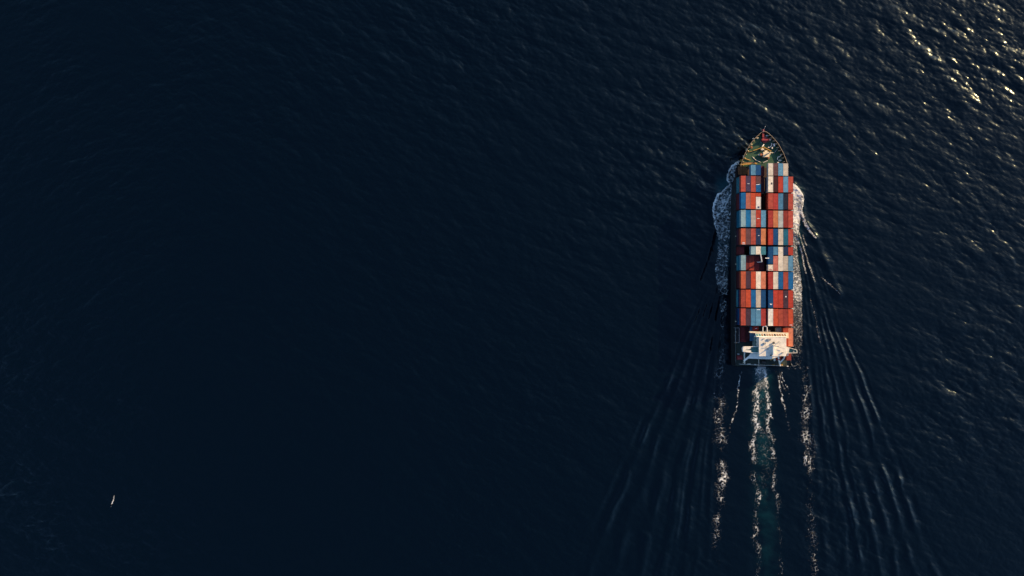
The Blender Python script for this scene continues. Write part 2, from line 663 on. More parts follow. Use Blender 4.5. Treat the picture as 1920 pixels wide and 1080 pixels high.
# breakwater: a chevron, yellow on top
apex = CB(695, 452, FC_Z)
lft = CB(505, 520, FC_Z)
rgt = CB(835, 528, FC_Z)
mb = MB()
mb.wall(apex, lft, FC_Z, FC_Z + 1.0, 0.28).wall(apex, rgt, FC_Z, FC_Z + 1.0, 0.28)
bw = part(mb, "breakwater", 'yellow')
for t in (0.3, 0.65):
    for e in (lft, rgt):
        p = apex.lerp(e, t)
        mb = MB()
        mb.add([(p.x - .06, p.y, FC_Z), (p.x - .06, p.y - .8, FC_Z), (p.x - .06, p.y, FC_Z + .9), (p.x + .06, p.y, FC_Z), (p.x + .06, p.y - .8, FC_Z), (p.x + .06, p.y, FC_Z + .9)],
               [(0, 1, 2), (5, 4, 3), (1, 4, 5, 2), (0, 3, 4, 1), (0, 2, 5, 3)])
        part(mb, "bracket", 'yellow', bw)

# anchor windlass platform in dark red near the stem
c = CB(722, 320, FC_Z)
mb = MB()
hexa = [(c.x + 1.6 * math.cos(a) * (0.9 if i % 2 else 1.0), c.y + 1.7 * math.sin(a)) for i, a in enumerate(np.linspace(0.3, 2 * math.pi + 0.3, 7)[:-1])]
mb.prism(hexa, FC_Z, FC_Z + 0.9)
wl_o = part(mb, "windlass", 'redmach')
mb = MB().tube((c.x - 1.5, c.y - .3, FC_Z + 1.25), (c.x + 1.5, c.y - .3, FC_Z + 1.25), 0.5, n=12)
part(mb, "drum", 'redmach', wl_o)
for s in (-1, 1):
    mb = MB().tube((c.x + s * 1.6, c.y - .3, FC_Z + 1.25), (c.x + s * 1.85, c.y - .3, FC_Z + 1.25), 0.75, n=14)
    part(mb, "gypsy_wheel", 'redmach', wl_o)
c = CB(683, 225, FC_Z)
mb = MB().box((c.x - .45, c.y - 1.5, FC_Z), (c.x + .45, c.y + 1.4, FC_Z + 1.5)).box((c.x - .3, c.y + 1.4, FC_Z), (c.x + .45, c.y + 2.5, FC_Z + 1.9))
part(mb, "chain_stopper", 'redmach')
# jackstaff leaning out over the stem
a = CB(695, 165, 11.2)
mb = MB().tube(a, (a.x - .1, a.y + 1.9, 15.2), 0.09, 0.05, 6)
js = part(mb, "jackstaff", 'rail')
mb = MB().tube((a.x - .1, a.y + 1.88, 15.15), (a.x - .1, a.y + 1.88, 15.35), 0.16, 0.16, 8)
part(mb, "lamp", 'rail', js)

# foremast with its house and winches (cream cluster)
c = CB(735, 590, FC_Z)
mb = MB().box((c.x - 1.5, c.y - 1.4, FC_Z), (c.x + 1.6, c.y + 1.2, FC_Z + 1.7)).box((c.x - .6, c.y + 1.2, FC_Z), (c.x + .8, c.y + 2.0, FC_Z + 1.2))
fm = part(mb, "mast_house", 'cream')
mb = MB().tube((c.x + .3, c.y, FC_Z + 1.7), (c.x + .3, c.y, FC_Z + 8.0), 0.42, 0.22, 10).beam((c.x - 1.6, c.y, FC_Z + 6.6), (c.x + 2.1, c.y, FC_Z + 6.6), 0.3, 0.25)
mb.box((c.x - .5, c.y - .7, FC_Z + 5.2), (c.x + 1.1, c.y + .5, FC_Z + 5.35))
part(mb, "foremast", 'cream', fm)
mb = MB().box((c.x + .9, c.y - 1.9, FC_Z), (c.x + 1.9, c.y - 1.45, FC_Z + 1.1)).tube((c.x + 1.4, c.y - 2.3, FC_Z + .5), (c.x + 1.4, c.y - 1.9, FC_Z + .5), .4, n=10)
part(mb, "ventilator", 'orange', fm)
mb = MB().tube((c.x - 2.6, c.y - .2, FC_Z + .8), (c.x - 1.6, c.y - .2, FC_Z + .8), .75, n=12)
mb.box((c.x - 2.9, c.y - .6, FC_Z), (c.x - 2.6, c.y + .3, FC_Z + 1.5))
wn_o = part(mb, "winch", 'orange')
mb = MB().box((c.x - 3.4, c.y - .5, FC_Z), (c.x - 2.9, c.y + .1, FC_Z + 1.0)).box((c.x - 3.9, c.y - .25, FC_Z + .4), (c.x - 3.4, c.y, FC_Z + .7))
part(mb, "motor", 'white', wn_o)
c2 = CB(672, 497, FC_Z)
mb = MB().tube((c2.x, c2.y, FC_Z), (c2.x, c2.y, FC_Z + 1.3), .7, .6, 12).box((c2.x - .8, c2.y - .3, FC_Z + 1.3), (c2.x + .8, c2.y + .3, FC_Z + 1.5))
part(mb, "capstan", 'cream')


def rod(pts, name, mat, r=0.14, parent=None):
    return part(MB().path(pts, r), name, mat, parent)


# mooring ropes, pipes and rails on the forecastle
rod([CB(710, 400, FC_Z + .8), CB(680, 440, FC_Z + 1.2)], "mooring_rope", 'white', .28)
rod([CB(500, 630, FC_Z + .15), CB(560, 690, FC_Z + .15), CB(650, 730, FC_Z + .15)], "mooring_rope", 'rail', .16)
rod([CB(700, 735, FC_Z + .4), CB(740, 715, FC_Z + .4), CB(780, 700, FC_Z + .4)], "mooring_rope", 'rail', .2)
rod([CB(350, 660, FC_Z + .4), CB(460, 693, FC_Z + .4)], "deck_pipe", 'yellow', .2)
rod([CB(640, 350, FC_Z + .2), CB(675, 378, FC_Z + .2)], "deck_pipe", 'grey', .14)
rod([CB(420, 540, FC_Z + .3), CB(505, 522, FC_Z + .3)], "deck_pipe", 'yellow', .12)
for (cx, cy, w, h, mname, nm) in [(810, 318, .8, .5, 'white', 'bollard'), (755, 243, .5, .5, 'white', 'bollard'), (890, 415, .7, 1.3, 'white', 'fairlead'),
                                  (855, 470, .5, .8, 'white', 'fairlead'), (1000, 697, .9, .6, 'white', 'bollard'), (962, 738, .5, .5, 'white', 'bollard'),
                                  (590, 285, .35, .9, 'cream', 'bollard'), (480, 455, .5, 1.0, 'orange', 'bollard'), (465, 400, .9, .8, 'cream', 'fairlead'),
                                  (330, 625, .6, .9, 'cream', 'fairlead'), (295, 700, .9, 1.0, 'yellow', 'bollard'), (385, 500, .7, .8, 'cream', 'fairlead'),
                                  (510, 300, .9, .5, 'cream', 'fairlead')]:
    q = CB(cx, cy, FC_Z)
    mb = MB()
    if nm == 'bollard':
        mb.box((q.x - w * .75, q.y - h * .6, FC_Z), (q.x + w * .75, q.y + h * .6, FC_Z + .12))
        mb.tube((q.x - w * .4, q.y, FC_Z + .12), (q.x - w * .4, q.y, FC_Z + .95), .22, .26, 10)
        mb.tube((q.x + w * .4, q.y, FC_Z + .12), (q.x + w * .4, q.y, FC_Z + .95), .22, .26, 10)
    else:
        mb.box((q.x - w / 2, q.y - h / 2, FC_Z), (q.x + w / 2, q.y - h / 4, FC_Z + .9))
        mb.box((q.x - w / 2, q.y + h / 4, FC_Z), (q.x + w / 2, q.y + h / 2, FC_Z + .9))
        mb.box((q.x - w / 2, q.y - h / 2, FC_Z + .9), (q.x + w / 2, q.y + h / 2, FC_Z + 1.05))
    part(mb, nm, mname)
# curved rope on the starboard side of the deck
rod([CB(850, 375, FC_Z + .3), CB(858, 400, FC_Z + .3), CB(838, 440, FC_Z + .3), CB(800, 458, FC_Z + .3), CB(785, 450, FC_Z + .3)], "mooring_rope", 'white', .22)
rod([CB(1050, 580, FC_Z + .6), CB(1020, 610, FC_Z + .5), CB(965, 640, FC_Z + .4), CB(955, 680, FC_Z + .4)], "mooring_rope", 'white', .2)
rod([CB(970, 470, FC_Z + .3), CB(900, 560, FC_Z + .3)], "mooring_rope", 'grey', .15)

# step at the after end of the forecastle, yellow coaming over it
mb = MB().prism([(XC - half(60.4) + .3, 60.05), (XC - half(60.4) + .3, 60.38), (XC + half(60.4) - .3, 60.38), (XC + half(60.4) - .3, 60.05)], DECK_Z, FC_Z + .02)
part(mb, "deck_step", 'hull')
a = CB(275, 770, 11.0)
b = CB(580, 752, 11.0)
mb = MB().beam(a, b, 0.55, 0.35).beam((a.x, a.y, 9.2), (a.x, a.y, 11), .3, .3).beam((b.x, b.y, 9.2), (b.x, b.y, 11), .3, .3)
lb = part(mb, "lashing_bar", 'yellow')
a = CB(330, 745, 10.6)
b = CB(560, 738, 10.6)
part(MB().beam(a, b, 0.3, 0.3), "rail", 'orange', lb)
a = CB(1040, 752, 11.0)
b = CB(1130, 765, 11.0)
mb = MB().beam(a, b, 0.5, 0.35).beam((a.x, a.y, 9.2), (a.x, a.y, 11), .3, .3).beam((b.x, b.y, 9.2), (b.x, b.y, 11), .3, .3)
part(mb, "lashing_bar", 'orange')

# ------------------------------------------------------------------ containers
CW = 2.44            # width
CH = 2.9             # height
BASE = 9.3           # top of hatch covers
TOPZ = BASE + 3 * CH


def container_mesh(L, name):
    """corrugated box with posts, rails, lock rods on the door end; origin at the base centre, long side along Y"""
    mb = MB()
    w, h = CW / 2, CH
    hl = L / 2
    # corner posts and rails
    t = 0.11
    for sx in (-1, 1):
        for sy in (-1, 1):
            mb.box((sx * w, sy * hl, 0), (sx * (w - .16), sy * (hl - .16), h))
        mb.box((sx * w, -hl + .16, h - t), (sx * (w - .09), hl - .16, h))
        mb.box((sx * w, -hl + .16, 0), (sx * (w - .09), hl - .16, .16))
    for sy in (-1, 1):
        mb.box((-w + .16, sy * hl, h - .12), (w - .16, sy * (hl - .1), h))
        mb.box((-w + .16, sy * hl, 0), (w - .16, sy * (hl - .1), .16))
    # corrugated long sides
    n = max(8, int(L / 0.55))
    step = (L - .32) / n
    for sx in (-1, 1):
        prof = []
        for i in range(n):
            y = -hl + .16 + i * step
            prof += [(0.015, y), (0.015, y + step * .3), (0.055, y + step * .5), (0.055, y + step * .8)]
        prof.append((0.015, hl - .16))
        v = []
        for d, y in prof:
            v += [(sx * (w - d), y, .16), (sx * (w - d), y, h - t)]
        f = []
        for i in range(len(prof) - 1):
            q = (2 * i, 2 * i + 2, 2 * i + 3, 2 * i + 1)
            f.append(q if sx > 0 else q[::-1])
        mb.add(v, f)
    # roof with shallow cross corrugations
    nr = max(8, int(L / 0.7))
    step = (L - .2) / nr
    prof = []
    for i in range(nr):
        y = -hl + .1 + i * step
        prof += [(h - .025, y), (h - .025, y + step * .55), (h - .055, y + step * .65), (h - .055, y + step * .9)]
    prof.append((h - .025, hl - .1))
    v = []
    for z, y in prof:
        v += [(-w + .09, y, z), (w - .09, y, z)]
    f = [(2 * i, 2 * i + 1, 2 * i + 3, 2 * i + 2) for i in range(len(prof) - 1)]
    mb.add(v, f)
    # end walls; door leaves and lock rods at the after end
    mb.add([(-w + .16, hl - .04, .16), (w - .16, hl - .04, .16), (w - .16, hl - .04, h - .12), (-w + .16, hl - .04, h - .12)], [(3, 2, 1, 0)])
    for sx in (-1, 1):
        mb.box((sx * .03, -hl + .03, .16), (sx * (w - .17), -hl + .08, h - .12))
        for xx in (.35, .85):
            mb.tube((sx * xx, -hl + .0, .18), (sx * xx, -hl + .0, h - .14), .025, n=5)
    mb.box((-w + .05, -hl + .1, .02), (w - .05, hl - .1, .14))
    me = bpy.data.meshes.new(name)
    me.from_pydata(mb.v, [], mb.f)
    me.materials.append(M['container'])
    me.update()
    return me


MESHES = {}


def cmesh(L):
    k = round(L, 1)
    if k not in MESHES:
        MESHES[k] = container_mesh(k, "container_%d" % int(k * 10))
    return MESHES[k]


PAL = {
    'salmon red': (0.48, 0.082, 0.055), 'red': (0.44, 0.046, 0.028), 'orange red': (0.5, 0.072, 0.03), 'orange': (0.52, 0.112, 0.052),
    'rust red': (0.36, 0.062, 0.038), 'rust brown': (0.34, 0.07, 0.05), 'crimson': (0.40, 0.045, 0.038), 'dark red': (0.28, 0.035, 0.028),
    'brown red': (0.27, 0.042, 0.032), 'maroon': (0.135, 0.020, 0.024), 'dark maroon': (0.055, 0.012, 0.016), 'mauve brown': (0.135, 0.062, 0.066),
    'dark purple': (0.060, 0.030, 0.048), 'purple navy': (0.050, 0.040, 0.085), 'tan orange': (0.56, 0.20, 0.085), 'salmon tan': (0.60, 0.20, 0.11),
    'salmon brown': (0.50, 0.15, 0.10), 'cream': (0.80, 0.72, 0.58), 'off-white': (0.80, 0.77, 0.68), 'beige': (0.60, 0.52, 0.41),
    'warm grey': (0.42, 0.36, 0.31), 'pale teal': (0.27, 0.43, 0.47), 'pale grey teal': (0.42, 0.46, 0.44), 'light blue': (0.12, 0.32, 0.48),
    'steel blue': (0.07, 0.22, 0.36), 'bright blue': (0.004, 0.185, 0.43), 'blue': (0.003, 0.115, 0.3), 'deep blue': (0.002, 0.066, 0.19),
    'navy': (0.01, 0.036, 0.1), 'teal blue': (0.008, 0.13, 0.21), 'teal': (0.05, 0.22, 0.27), 'black': (0.003, 0.003, 0.005),  # black carries the shade of the empty slots
    'dark navy': (0.008, 0.016, 0.036), 'pink salmon': (0.52, 0.16, 0.12),
}
ORD = ['leftmost', 'second from left', 'third from left', 'fourth from left', 'fifth from left', 'fifth from right', 'fourth from right',
       'third from right', 'second from right', 'rightmost']
ROW = ['first', 'second', 'third', 'fourth', 'fifth', 'sixth', 'seventh', 'eighth', 'ninth', 'tenth', 'eleventh', 'twelfth']
# column centres at the tops, from the left block (five) and the right block (five)
xl0 = P(1389.2, 0, TOPZ).x
xr1 = P(1487.4, 0, TOPZ).x
PITCH = 2.505
COLX = [xl0 + PITCH * (i + .5) for i in range(5)] + [xr1 - PITCH * (4.5 - i) for i in range(5)]

GROUP = "containers stacked on the ship"
n_cont = 0


def container(col, y_front, y_back, tier, colour, label, dx=0.0):
    """y_front, y_back in picture rows at the tops; tier 0 is the lowest"""
    global n_cont
    ya = P(0, y_front, TOPZ).y
    yb = P(0, y_back, TOPZ).y
    L = round(ya - yb - .10, 1)
    ob = bpy.data.objects.new("shipping_container", cmesh(L))
    x = (COLX[col] if isinstance(col, int) else col) + dx
    # boxes sit a little unevenly in their cells
    r = random.Random(hash((round(x, 2), round(ya, 1), tier)) & 0xffff)
    skew = -0.018 * (x - XC)
    ob.location = (x + r.uniform(-.02, .02), (ya + yb) / 2 + skew + r.uniform(-.05, .05), BASE + tier * CH + 0.004 * tier)
    ob.rotation_euler = (0, 0, math.radians(r.uniform(-.12, .12)))
    c = PAL[colour]
    k = r.uniform(.72, .93)
    ob.color = (min(1, c[0] * k), min(1, c[1] * k), min(1, c[2] * k), 1)
    COL.objects.link(ob)
    ob["label"] = label
    ob["category"] = "container"
    ob["group"] = GROUP
    n_cont += 1
    return ob


def mark(ob, shapes, mat, name="marking"):
    """flat lettering shapes on the roof: list of (cx, cy, w, h) in metres about the roof centre"""
    mb = MB()
    for (cx, cy, w, h) in shapes:
        mb.box((cx - w / 2, cy - h / 2, CH - .022), (cx + w / 2, cy + h / 2, CH + .004))
    return mb.build(name, mat, ob)


WHITE_WORD = [(-.62 + .27 * i, 0, .17, .42 if i % 2 else .34) for i in range(5)]

# (front px, back px) at the tops, ten columns, lower-left sides
ROWS = {
    1: (309.5, 329.0), 2: (330.3, 360.2), 3: (362.0, 392.4), 4: (394.3, 426.2), 5: (428.7, 459.2),
    6: (462.2, 477.6), 7: (479.2, 507.6), 8: (509.2, 542.0), 9: (543.8, 577.0), 10: (578.8, 611.2),
}
TOPS = {
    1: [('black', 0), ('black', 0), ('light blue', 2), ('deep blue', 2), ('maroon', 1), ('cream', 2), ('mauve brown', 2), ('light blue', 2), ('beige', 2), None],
    2: [('salmon red', 2), ('purple navy', 2), ('salmon red', 2), None, ('dark maroon', 1), ('cream', 2), ('dark maroon', 2), ('red', 2), ('light blue', 2), ('salmon red', 2)],
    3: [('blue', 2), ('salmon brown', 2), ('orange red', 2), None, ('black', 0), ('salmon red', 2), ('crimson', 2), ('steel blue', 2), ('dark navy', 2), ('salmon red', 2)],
    4: [('pale teal', 2), ('bright blue', 2), ('warm grey', 2), ('red', 2), ('light blue', 2), ('crimson', 2), ('tan orange', 2), ('pale grey teal', 2), ('dark red', 2), ('salmon red', 2)],
    5: [('orange', 2), ('mauve brown', 2), ('salmon red', 2), ('navy', 2), ('tan orange', 2), ('red', 2), ('deep blue', 2), ('beige', 2), ('teal blue', 2), ('salmon red', 2)],
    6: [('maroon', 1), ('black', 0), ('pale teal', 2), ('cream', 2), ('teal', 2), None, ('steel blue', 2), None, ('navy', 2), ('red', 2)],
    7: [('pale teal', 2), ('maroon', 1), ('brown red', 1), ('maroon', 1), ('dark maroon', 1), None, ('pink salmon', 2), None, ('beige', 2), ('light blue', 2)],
    8: [('orange', 2), ('dark purple', 2), ('orange red', 2), ('cream', 2), ('salmon tan', 2), ('crimson', 2), ('cream', 2), ('blue', 2), ('rust red', 2), ('blue', 2)],
    9: [('rust red', 2), ('orange red', 2), ('blue', 2), ('beige', 2), ('deep blue', 2), ('deep blue', 2), ('red', 2), ('red', 2), ('dark purple', 2), ('red', 2)],
    10: [('salmon red', 2), ('dark purple', 2), ('steel blue', 2), ('light blue', 2), ('crimson', 2), ('off-white', 2), ('orange red', 2), ('rust red', 2), ('brown red', 2), ('orange red', 2)],
}
SHADED_TONES = {2: ('teal', 'teal'), 3: ('maroon', 'maroon'), 4: ('teal blue', 'teal blue'), 5: ('maroon', 'dark purple'), 6: ('dark maroon', 'maroon'),  # tones of the shaded left faces, shade put into the colour
         7: ('teal blue', 'teal'), 8: ('maroon', 'dark maroon'), 9: ('navy', 'teal'), 10: ('deep blue', 'navy'), 1: ('black', 'black')}
RIGHTS = ['rust red', 'blue', 'maroon', 'orange', 'brown red', 'navy', 'red', 'salmon red', 'teal', 'dark red']
cref = {}
for rw, (ya, yb) in ROWS.items():
    for ci, spec in enumerate(TOPS[rw]):
        if spec is None:
            continue
        colour, tier = spec
        y0 = ya
        if rw == 1 and ci >= 5:
            y0 = 305.5
        low = {2: "", 1: ", sunk below its neighbours", 0: ", painted black for gap shade"}[tier]
        if rw == 7 and 0 < ci < 5:
            low = ", low in the shade"
        rowtxt = "%s row from bow" % ROW[rw - 1]
        lab = "%s container, %s in %s%s" % (colour, ORD[ci] if not (rw == 1 and ci >= 5) else ['fifth from right', 'fourth from right', 'third from right', 'second from right'][ci - 5], rowtxt, low)
        if rw == 1 and ci == 8:
            lab = "beige container at the right end of the first row behind the bow"
        elif rw == 1 and ci >= 5:
            lab = "%s container, %s in the first row behind the bow" % (colour, {5: 'fourth from right', 6: 'third from right', 7: 'second from right'}[ci])
        ob = container(ci, y0, yb, tier, colour, lab)
        cref[(rw, ci)] = ob
    # outer stacks below the top tier
    for t in range(2):
        if TOPS[rw][0] is not None and TOPS[rw][0][1] > t:
            container(0, ya, yb, t, SHADED_TONES[rw][1 - t], "%s container at ship's left edge, %s tier, %s row from bow" % (SHADED_TONES[rw][1 - t], ['bottom', 'middle'][t], ROW[rw - 1]))
        if rw > 1:
            cc = RIGHTS[(rw * 3 + t * 4) % 10]
            container(9, ya, yb, t, cc, "%s container at ship's right edge, %s tier, %s row from bow" % (cc, ['bottom', 'middle'][t], ROW[rw - 1]))
# half-length and long boxes
o = container(3, 330.3, 344.6, 2, 'mauve brown', "short mauve brown container, fourth from left, forward half of the second row")
o = container(3, 345.4, 360.2, 2, 'blue', "short blue container with white edge, fourth from left in the second row")
mark(o, [(-.35, 1.75, 1.5, .25), (.35, 1.9, .9, .18)], 'mark_white', "edge_stripe")
o = container(3, 362.0, 368.6, 2, 'orange red', "very short orange red container ahead of the cream one in the third row")
o = container(3, 369.2, 392.4, 2, 'off-white', "short cream container with dark blue square on its roof in the third row")
mark(o, [(.05, -2.2, .9, .9)], 'mark_navy')
o = container(5, 462.2, 495.0, 2, 'deep blue', "long deep blue container right of the gap, spanning the sixth and seventh rows")
o = container(5, 496.0, 507.6, 2, 'cream', "short cream container with red lettering beside the centre gap in the seventh row")
mark(o, [(-.65 + .32 * i, -1.05, .24, .34) for i in range(5)], 'mark_red')
o = container(7, 462.2, 507.6, 2, 'cream', "longest cream container, third from right, spanning the sixth and seventh rows")
# lower boxes seen across the centre gap
for rw in (2, 3):
    ya, yb = ROWS[rw]
    container(5, ya, yb, 1, 'steel blue' if rw == 2 else 'maroon', "%s container facing the open gap in the %s row from the bow" % ('steel blue' if rw == 2 else 'maroon', ROW[rw - 1]))
# lettering on roofs
mark(cref[(2, 1)], [(-.4 + .26 * i, 0, .18, .28) for i in range(4)], 'mark_white')
o = cref[(2, 5)]
mb = MB()
mb.prism([(.1, .05), (.85, .05), (.75, .75), (.45, .95), (.2, .6)], CH - .02, CH + .004).prism([(.3, -.2), (.8, -.2), (.8, 0), (.3, 0)], CH - .02, CH + .004)
mb.build("marking", 'mark_black', o)
mark(cref[(4, 3)], WHITE_WORD, 'mark_white')
mark(cref[(5, 3)], [(-.1 + .24 * i, .5, .17, .3) for i in range(3)], 'mark_white')
mark(cref[(5, 0)], [(-.35 + .3 * i, -3.1, .2, .6 if i == 2 else .3) for i in range(4)] + [(0.1, -3.8, 1.5, .2)], 'mark_white')
o = cref[(9, 5)]
mb = MB()
for sx in (-1, 1):
    mb.prism([(.15 + sx * .0, -2.75), (.15 + sx * .28, -2.95), (.15 + sx * .55, -2.7), (.15 + sx * .5, -2.05), (.15 + sx * .3, -2.4)], CH - .02, CH + .004)
mb.build("marking", 'mark_white', o)
mark(cref[(9, 8)], [(.05, 1.3, .5, .6)], 'mark_white')
mark(cref[(10, 9)], [(-.5 + .28 * i, -3.7, .2, .3) for i in range(5)], 'mark_white')
mark(cref[(10, 3)], [(0, 3.75, 1.6, .3)], 'mark_white')

# aft row beside the deckhouse
o = container(COLX[0] - .9, 614.5, 643.0, 0, 'maroon', "maroon container left of the bridge house, low in the aftmost row", dx=PITCH * 1.0)
o = container(COLX[1] - .5, 614.5, 643.0, 0, 'dark maroon', "dark maroon container left of the bridge, second in the aftmost row", dx=PITCH * .62)
o = container(COLX[2] + .2, 613.5, 641.0, 0, 'steel blue', "steel blue container tucked between the maroon ones and the bridge house", dx=PITCH * .3)
o = container(COLX[3] - .3, 612.6, 621.5, 1, 'red', "small bright red container just ahead of the bridge house")
mark(o, [(0, .1, 1.0, .3)], 'mark_white')
o = container(7, 614.0, 636.0, 1, 'beige', "beige container just right of the white hoop ahead of the bridge")
o = container(8, 614.2, 648.5, 2, 'orange red', "orange red container at the right of the bridge house in the aftmost row")
o = container(9, 614.5, 649.0, 2, 'salmon tan', "pale salmon container at the right edge beside the bridge house")
for t in range(2):
    container(9, 614.5, 649.0, t, ['maroon', 'brown red'][t], "%s container at ship's right edge beside the bridge house, %s tier" % (['maroon', 'brown red'][t], ['bottom', 'middle'][t]))
container(9, 660.0, 676.0, 1, 'brown red', "short brown red container behind the right bridge wing")
container(7, 662.0, 676.0, 1, 'brown red', "short brown red container framed by the right support legs aft of the bridge", dx=-.2)
container(9, 660.0, 676.0, 0, 'dark maroon', "short dark maroon container at the right stern, under another box")
container(7, 662.0, 676.0, 0, 'dark maroon', "short dark maroon container aft of the bridge, under the brown red one", dx=-.2)

# open rack left of the aft row
a = C5(183, 145, 11.0)
b = C5(252, 418, 11.0)
mb = MB()
for (p, q) in (((a.x, a.y), (b.x, a.y)), ((b.x, a.y), (b.x, b.y)), ((b.x, b.y), (a.x, b.y)), ((a.x, b.y), (a.x, a.y))):
    mb.beam((p[0], p[1], 11.4), (q[0], q[1], 11.4), .16, .16)
for x in (a.x, b.x):
    for y in (a.y, (a.y + b.y) / 2, b.y):
        mb.beam((x, y, DECK_Z), (x, y, 11.35), .16, .16)
part(mb, "cell_frame", 'grey')

# hatch covers under every row
for rw, (ya, yb) in list(ROWS.items()) + [(11, (614.0, 676.0))]:
    y0, y1 = P(0, ya, TOPZ).y, P(0, yb, TOPZ).y
    for (xa, xb) in ((COLX[0] - PITCH / 2 - .05, COLX[4] + PITCH / 2), (COLX[5] - PITCH / 2, (COLX[9] if rw > 1 else COLX[8]) + PITCH / 2)):
        if rw == 11 and xa < XC - 5:
            continue
        mb = MB().box((xa, y0 - .05, DECK_Z), (xb, y1 + .05, BASE - .01))
        part(mb, "hatch_cover", 'hatch')
# low hatch for the left side of the aft row
mb = MB().box((COLX[0] - PITCH / 2, P(0, 613, 12).y, DECK_Z), (P(1412, 0, 10).x, P(0, 643.5, 12).y, BASE - .012))
part(mb, "hatch_cover", 'dark')

# cell guides: thin lashing rods between rows on the left edge
for rw, (ya, yb) in ROWS.items():
    if rw == 1:
        continue
    y = P(0, yb + .85, TOPZ).y
    mb = MB()
    x = COLX[0] - PITCH / 2 - .12
    mb.beam((x, y, DECK_Z), (x, y, BASE + 2 * CH), .16, .2)
    mb.beam((x, y, BASE + 2 * CH), (COLX[4] + 1, y, BASE + 2 * CH), .3, .2)
    mb.beam((COLX[5] - 1, y - .2, BASE + 2 * CH), (COLX[9] + 1.3, y - .2, BASE + 2 * CH), .3, .2)
    part(mb, "lashing_bridge", 'dark')

# light mast in the gap in rows six and seven
b0 = P(1423.5, 491.5, 15.2)
t0 = P(1425.6, 476, 19.6)
mb = MB().beam((b0.x + .35, b0.y + .2, BASE), (b0.x + .35, b0.y + .2, 18.6), .42, .42).beam((b0.x - 1.0, b0.y, 15.3), (b0.x + 1.1, b0.y, 15.3), .4, .3)
mb.beam((b0.x + .35, b0.y + .2, 18.6), (t0.x + .2, t0.y, 19.4), .5, .35)
lm = part(mb, "light_mast", 'rail')
q = P(1438.6, 484, 18.4)
mb = MB().beam((q.x - .95, q.y, 18.4), (q.x + .95, q.y, 18.4), .42, .25).beam((q.x, q.y, BASE), (q.x, q.y, 18.3), .25, .25)
part(mb, "floodlight_arm", 'white', lm)

# ------------------------------------------------------------------ bridge house
ROOF = 20.6
WING = 19.0
xa, xb = P(1424.2, 0, ROOF).x, P(1473.2, 0, ROOF).x
yf, yk = P(0, 631.5, ROOF).y, P(0, 667.0, ROOF).y
mb = MB().box((xa, yf, DECK_Z), (xb, yk, 16.6))
acc = part(mb, "deckhouse", 'white')
for z in (9.4, 12.0, 14.4):
    for k in range(5):
        y = yf - 1.3 - k * 1.75
        for sx, x in ((-1, xa), (1, xb)):
            w = MB().box((x + sx * .01, y - .4, z), (x + sx * .04, y + .4, z + .8))
            part(w, "window", 'glass', acc)
mb = MB()
for z in (11.2, 13.8):
    mb.box((xa - .9, yf - .2, z), (xa - .002, yk + .2, z + .12))
    mb.box((xb + .002, yf - .2, z), (xb + .9, yk + .2, z + .12))
part(mb, "side_gallery", 'teal', acc)
mb = MB()
for z in (11.32, 13.92):
    for i in range(9):
        y = yf - .2 + (yk - yf + .4) * i / 8
        mb.tube((xa - .86, y, z), (xa - .86, y, z + 1.0), .035, n=5)
    for dz in (.5, 1.0):
        mb.tube((xa - .86, yf - .2, z + dz), (xa - .86, yk + .2, z + dz), .035, n=5)
part(mb, "gallery_rail", 'rail', acc)

# wheelhouse: raked front windows
yfw = P(0, 625.0, 18.2).y                   # foot of the glass, forward
wx0, wx1 = P(1417.5, 0, 19.4).x, P(1474.5, 0, 19.4).x
mb = MB()
mb.box((xa, yf - .35, 16.6), (xb, yk, ROOF - .22))
wh = part(mb, "wheelhouse", 'white')
mb = MB()
a0, a1 = wx0, wx1
mb.add([(a0, yfw, 18.2), (a1, yfw, 18.2), (a1, yf, ROOF - .25), (a0, yf, ROOF - .25), (a0, yf - .3, 16.7), (a1, yf - .3, 16.7)],
       [(3, 2, 1, 0), (0, 1, 5, 4), (0, 4, 3), (1, 2, 5)])
part(mb, "raked_front", 'white', wh)
NW = 12
for i in range(NW):
    u0 = a0 + (a1 - a0) * (i + .10) / NW
    u1 = a0 + (a1 - a0) * (i + .90) / NW
    p0, p1 = .16, .80

    def sl(t, o):
        return (yfw + (yf - yfw) * t + .03 + o * .7, 18.2 + (ROOF - .25 - 18.2) * t + .03 + o * .7)
    (ya_, za_), (yb_, zb_) = sl(p0, 0), sl(p1, 0)
    w = MB().add([(u0, ya_, za_), (u1, ya_, za_), (u1, yb_, zb_), (u0, yb_, zb_)], [(3, 2, 1, 0)])
    part(w, "window", 'teal' if i < 2 else ('glass' if i in (3, 7) else 'pane_reflection'), wh)
# walkway bar ahead of the windows, from the left outrigger to the right block
a = C5(455, 222, 18.2)
b = C5(1157, 247, 18.2)
mb = MB().beam(a, b, .75, .4)
mb.box((b.x - 1.3, b.y - 2.4, 17.6), (b.x + .1, b.y + .3, 18.5)).tube((a.x, a.y, 17.2), (a.x, a.y, 18.7), .4, n=10)
part(mb, "front_walkway", 'cream', wh)
mb = MB().prism([(xa - .25, yf + .02), (xb + .3, yf - .25), (xb + .3, yk - .2), (xa - .25, yk - .2)], ROOF - .22, ROOF)
roof = part(mb, "compass_deck", 'offwhite', wh)

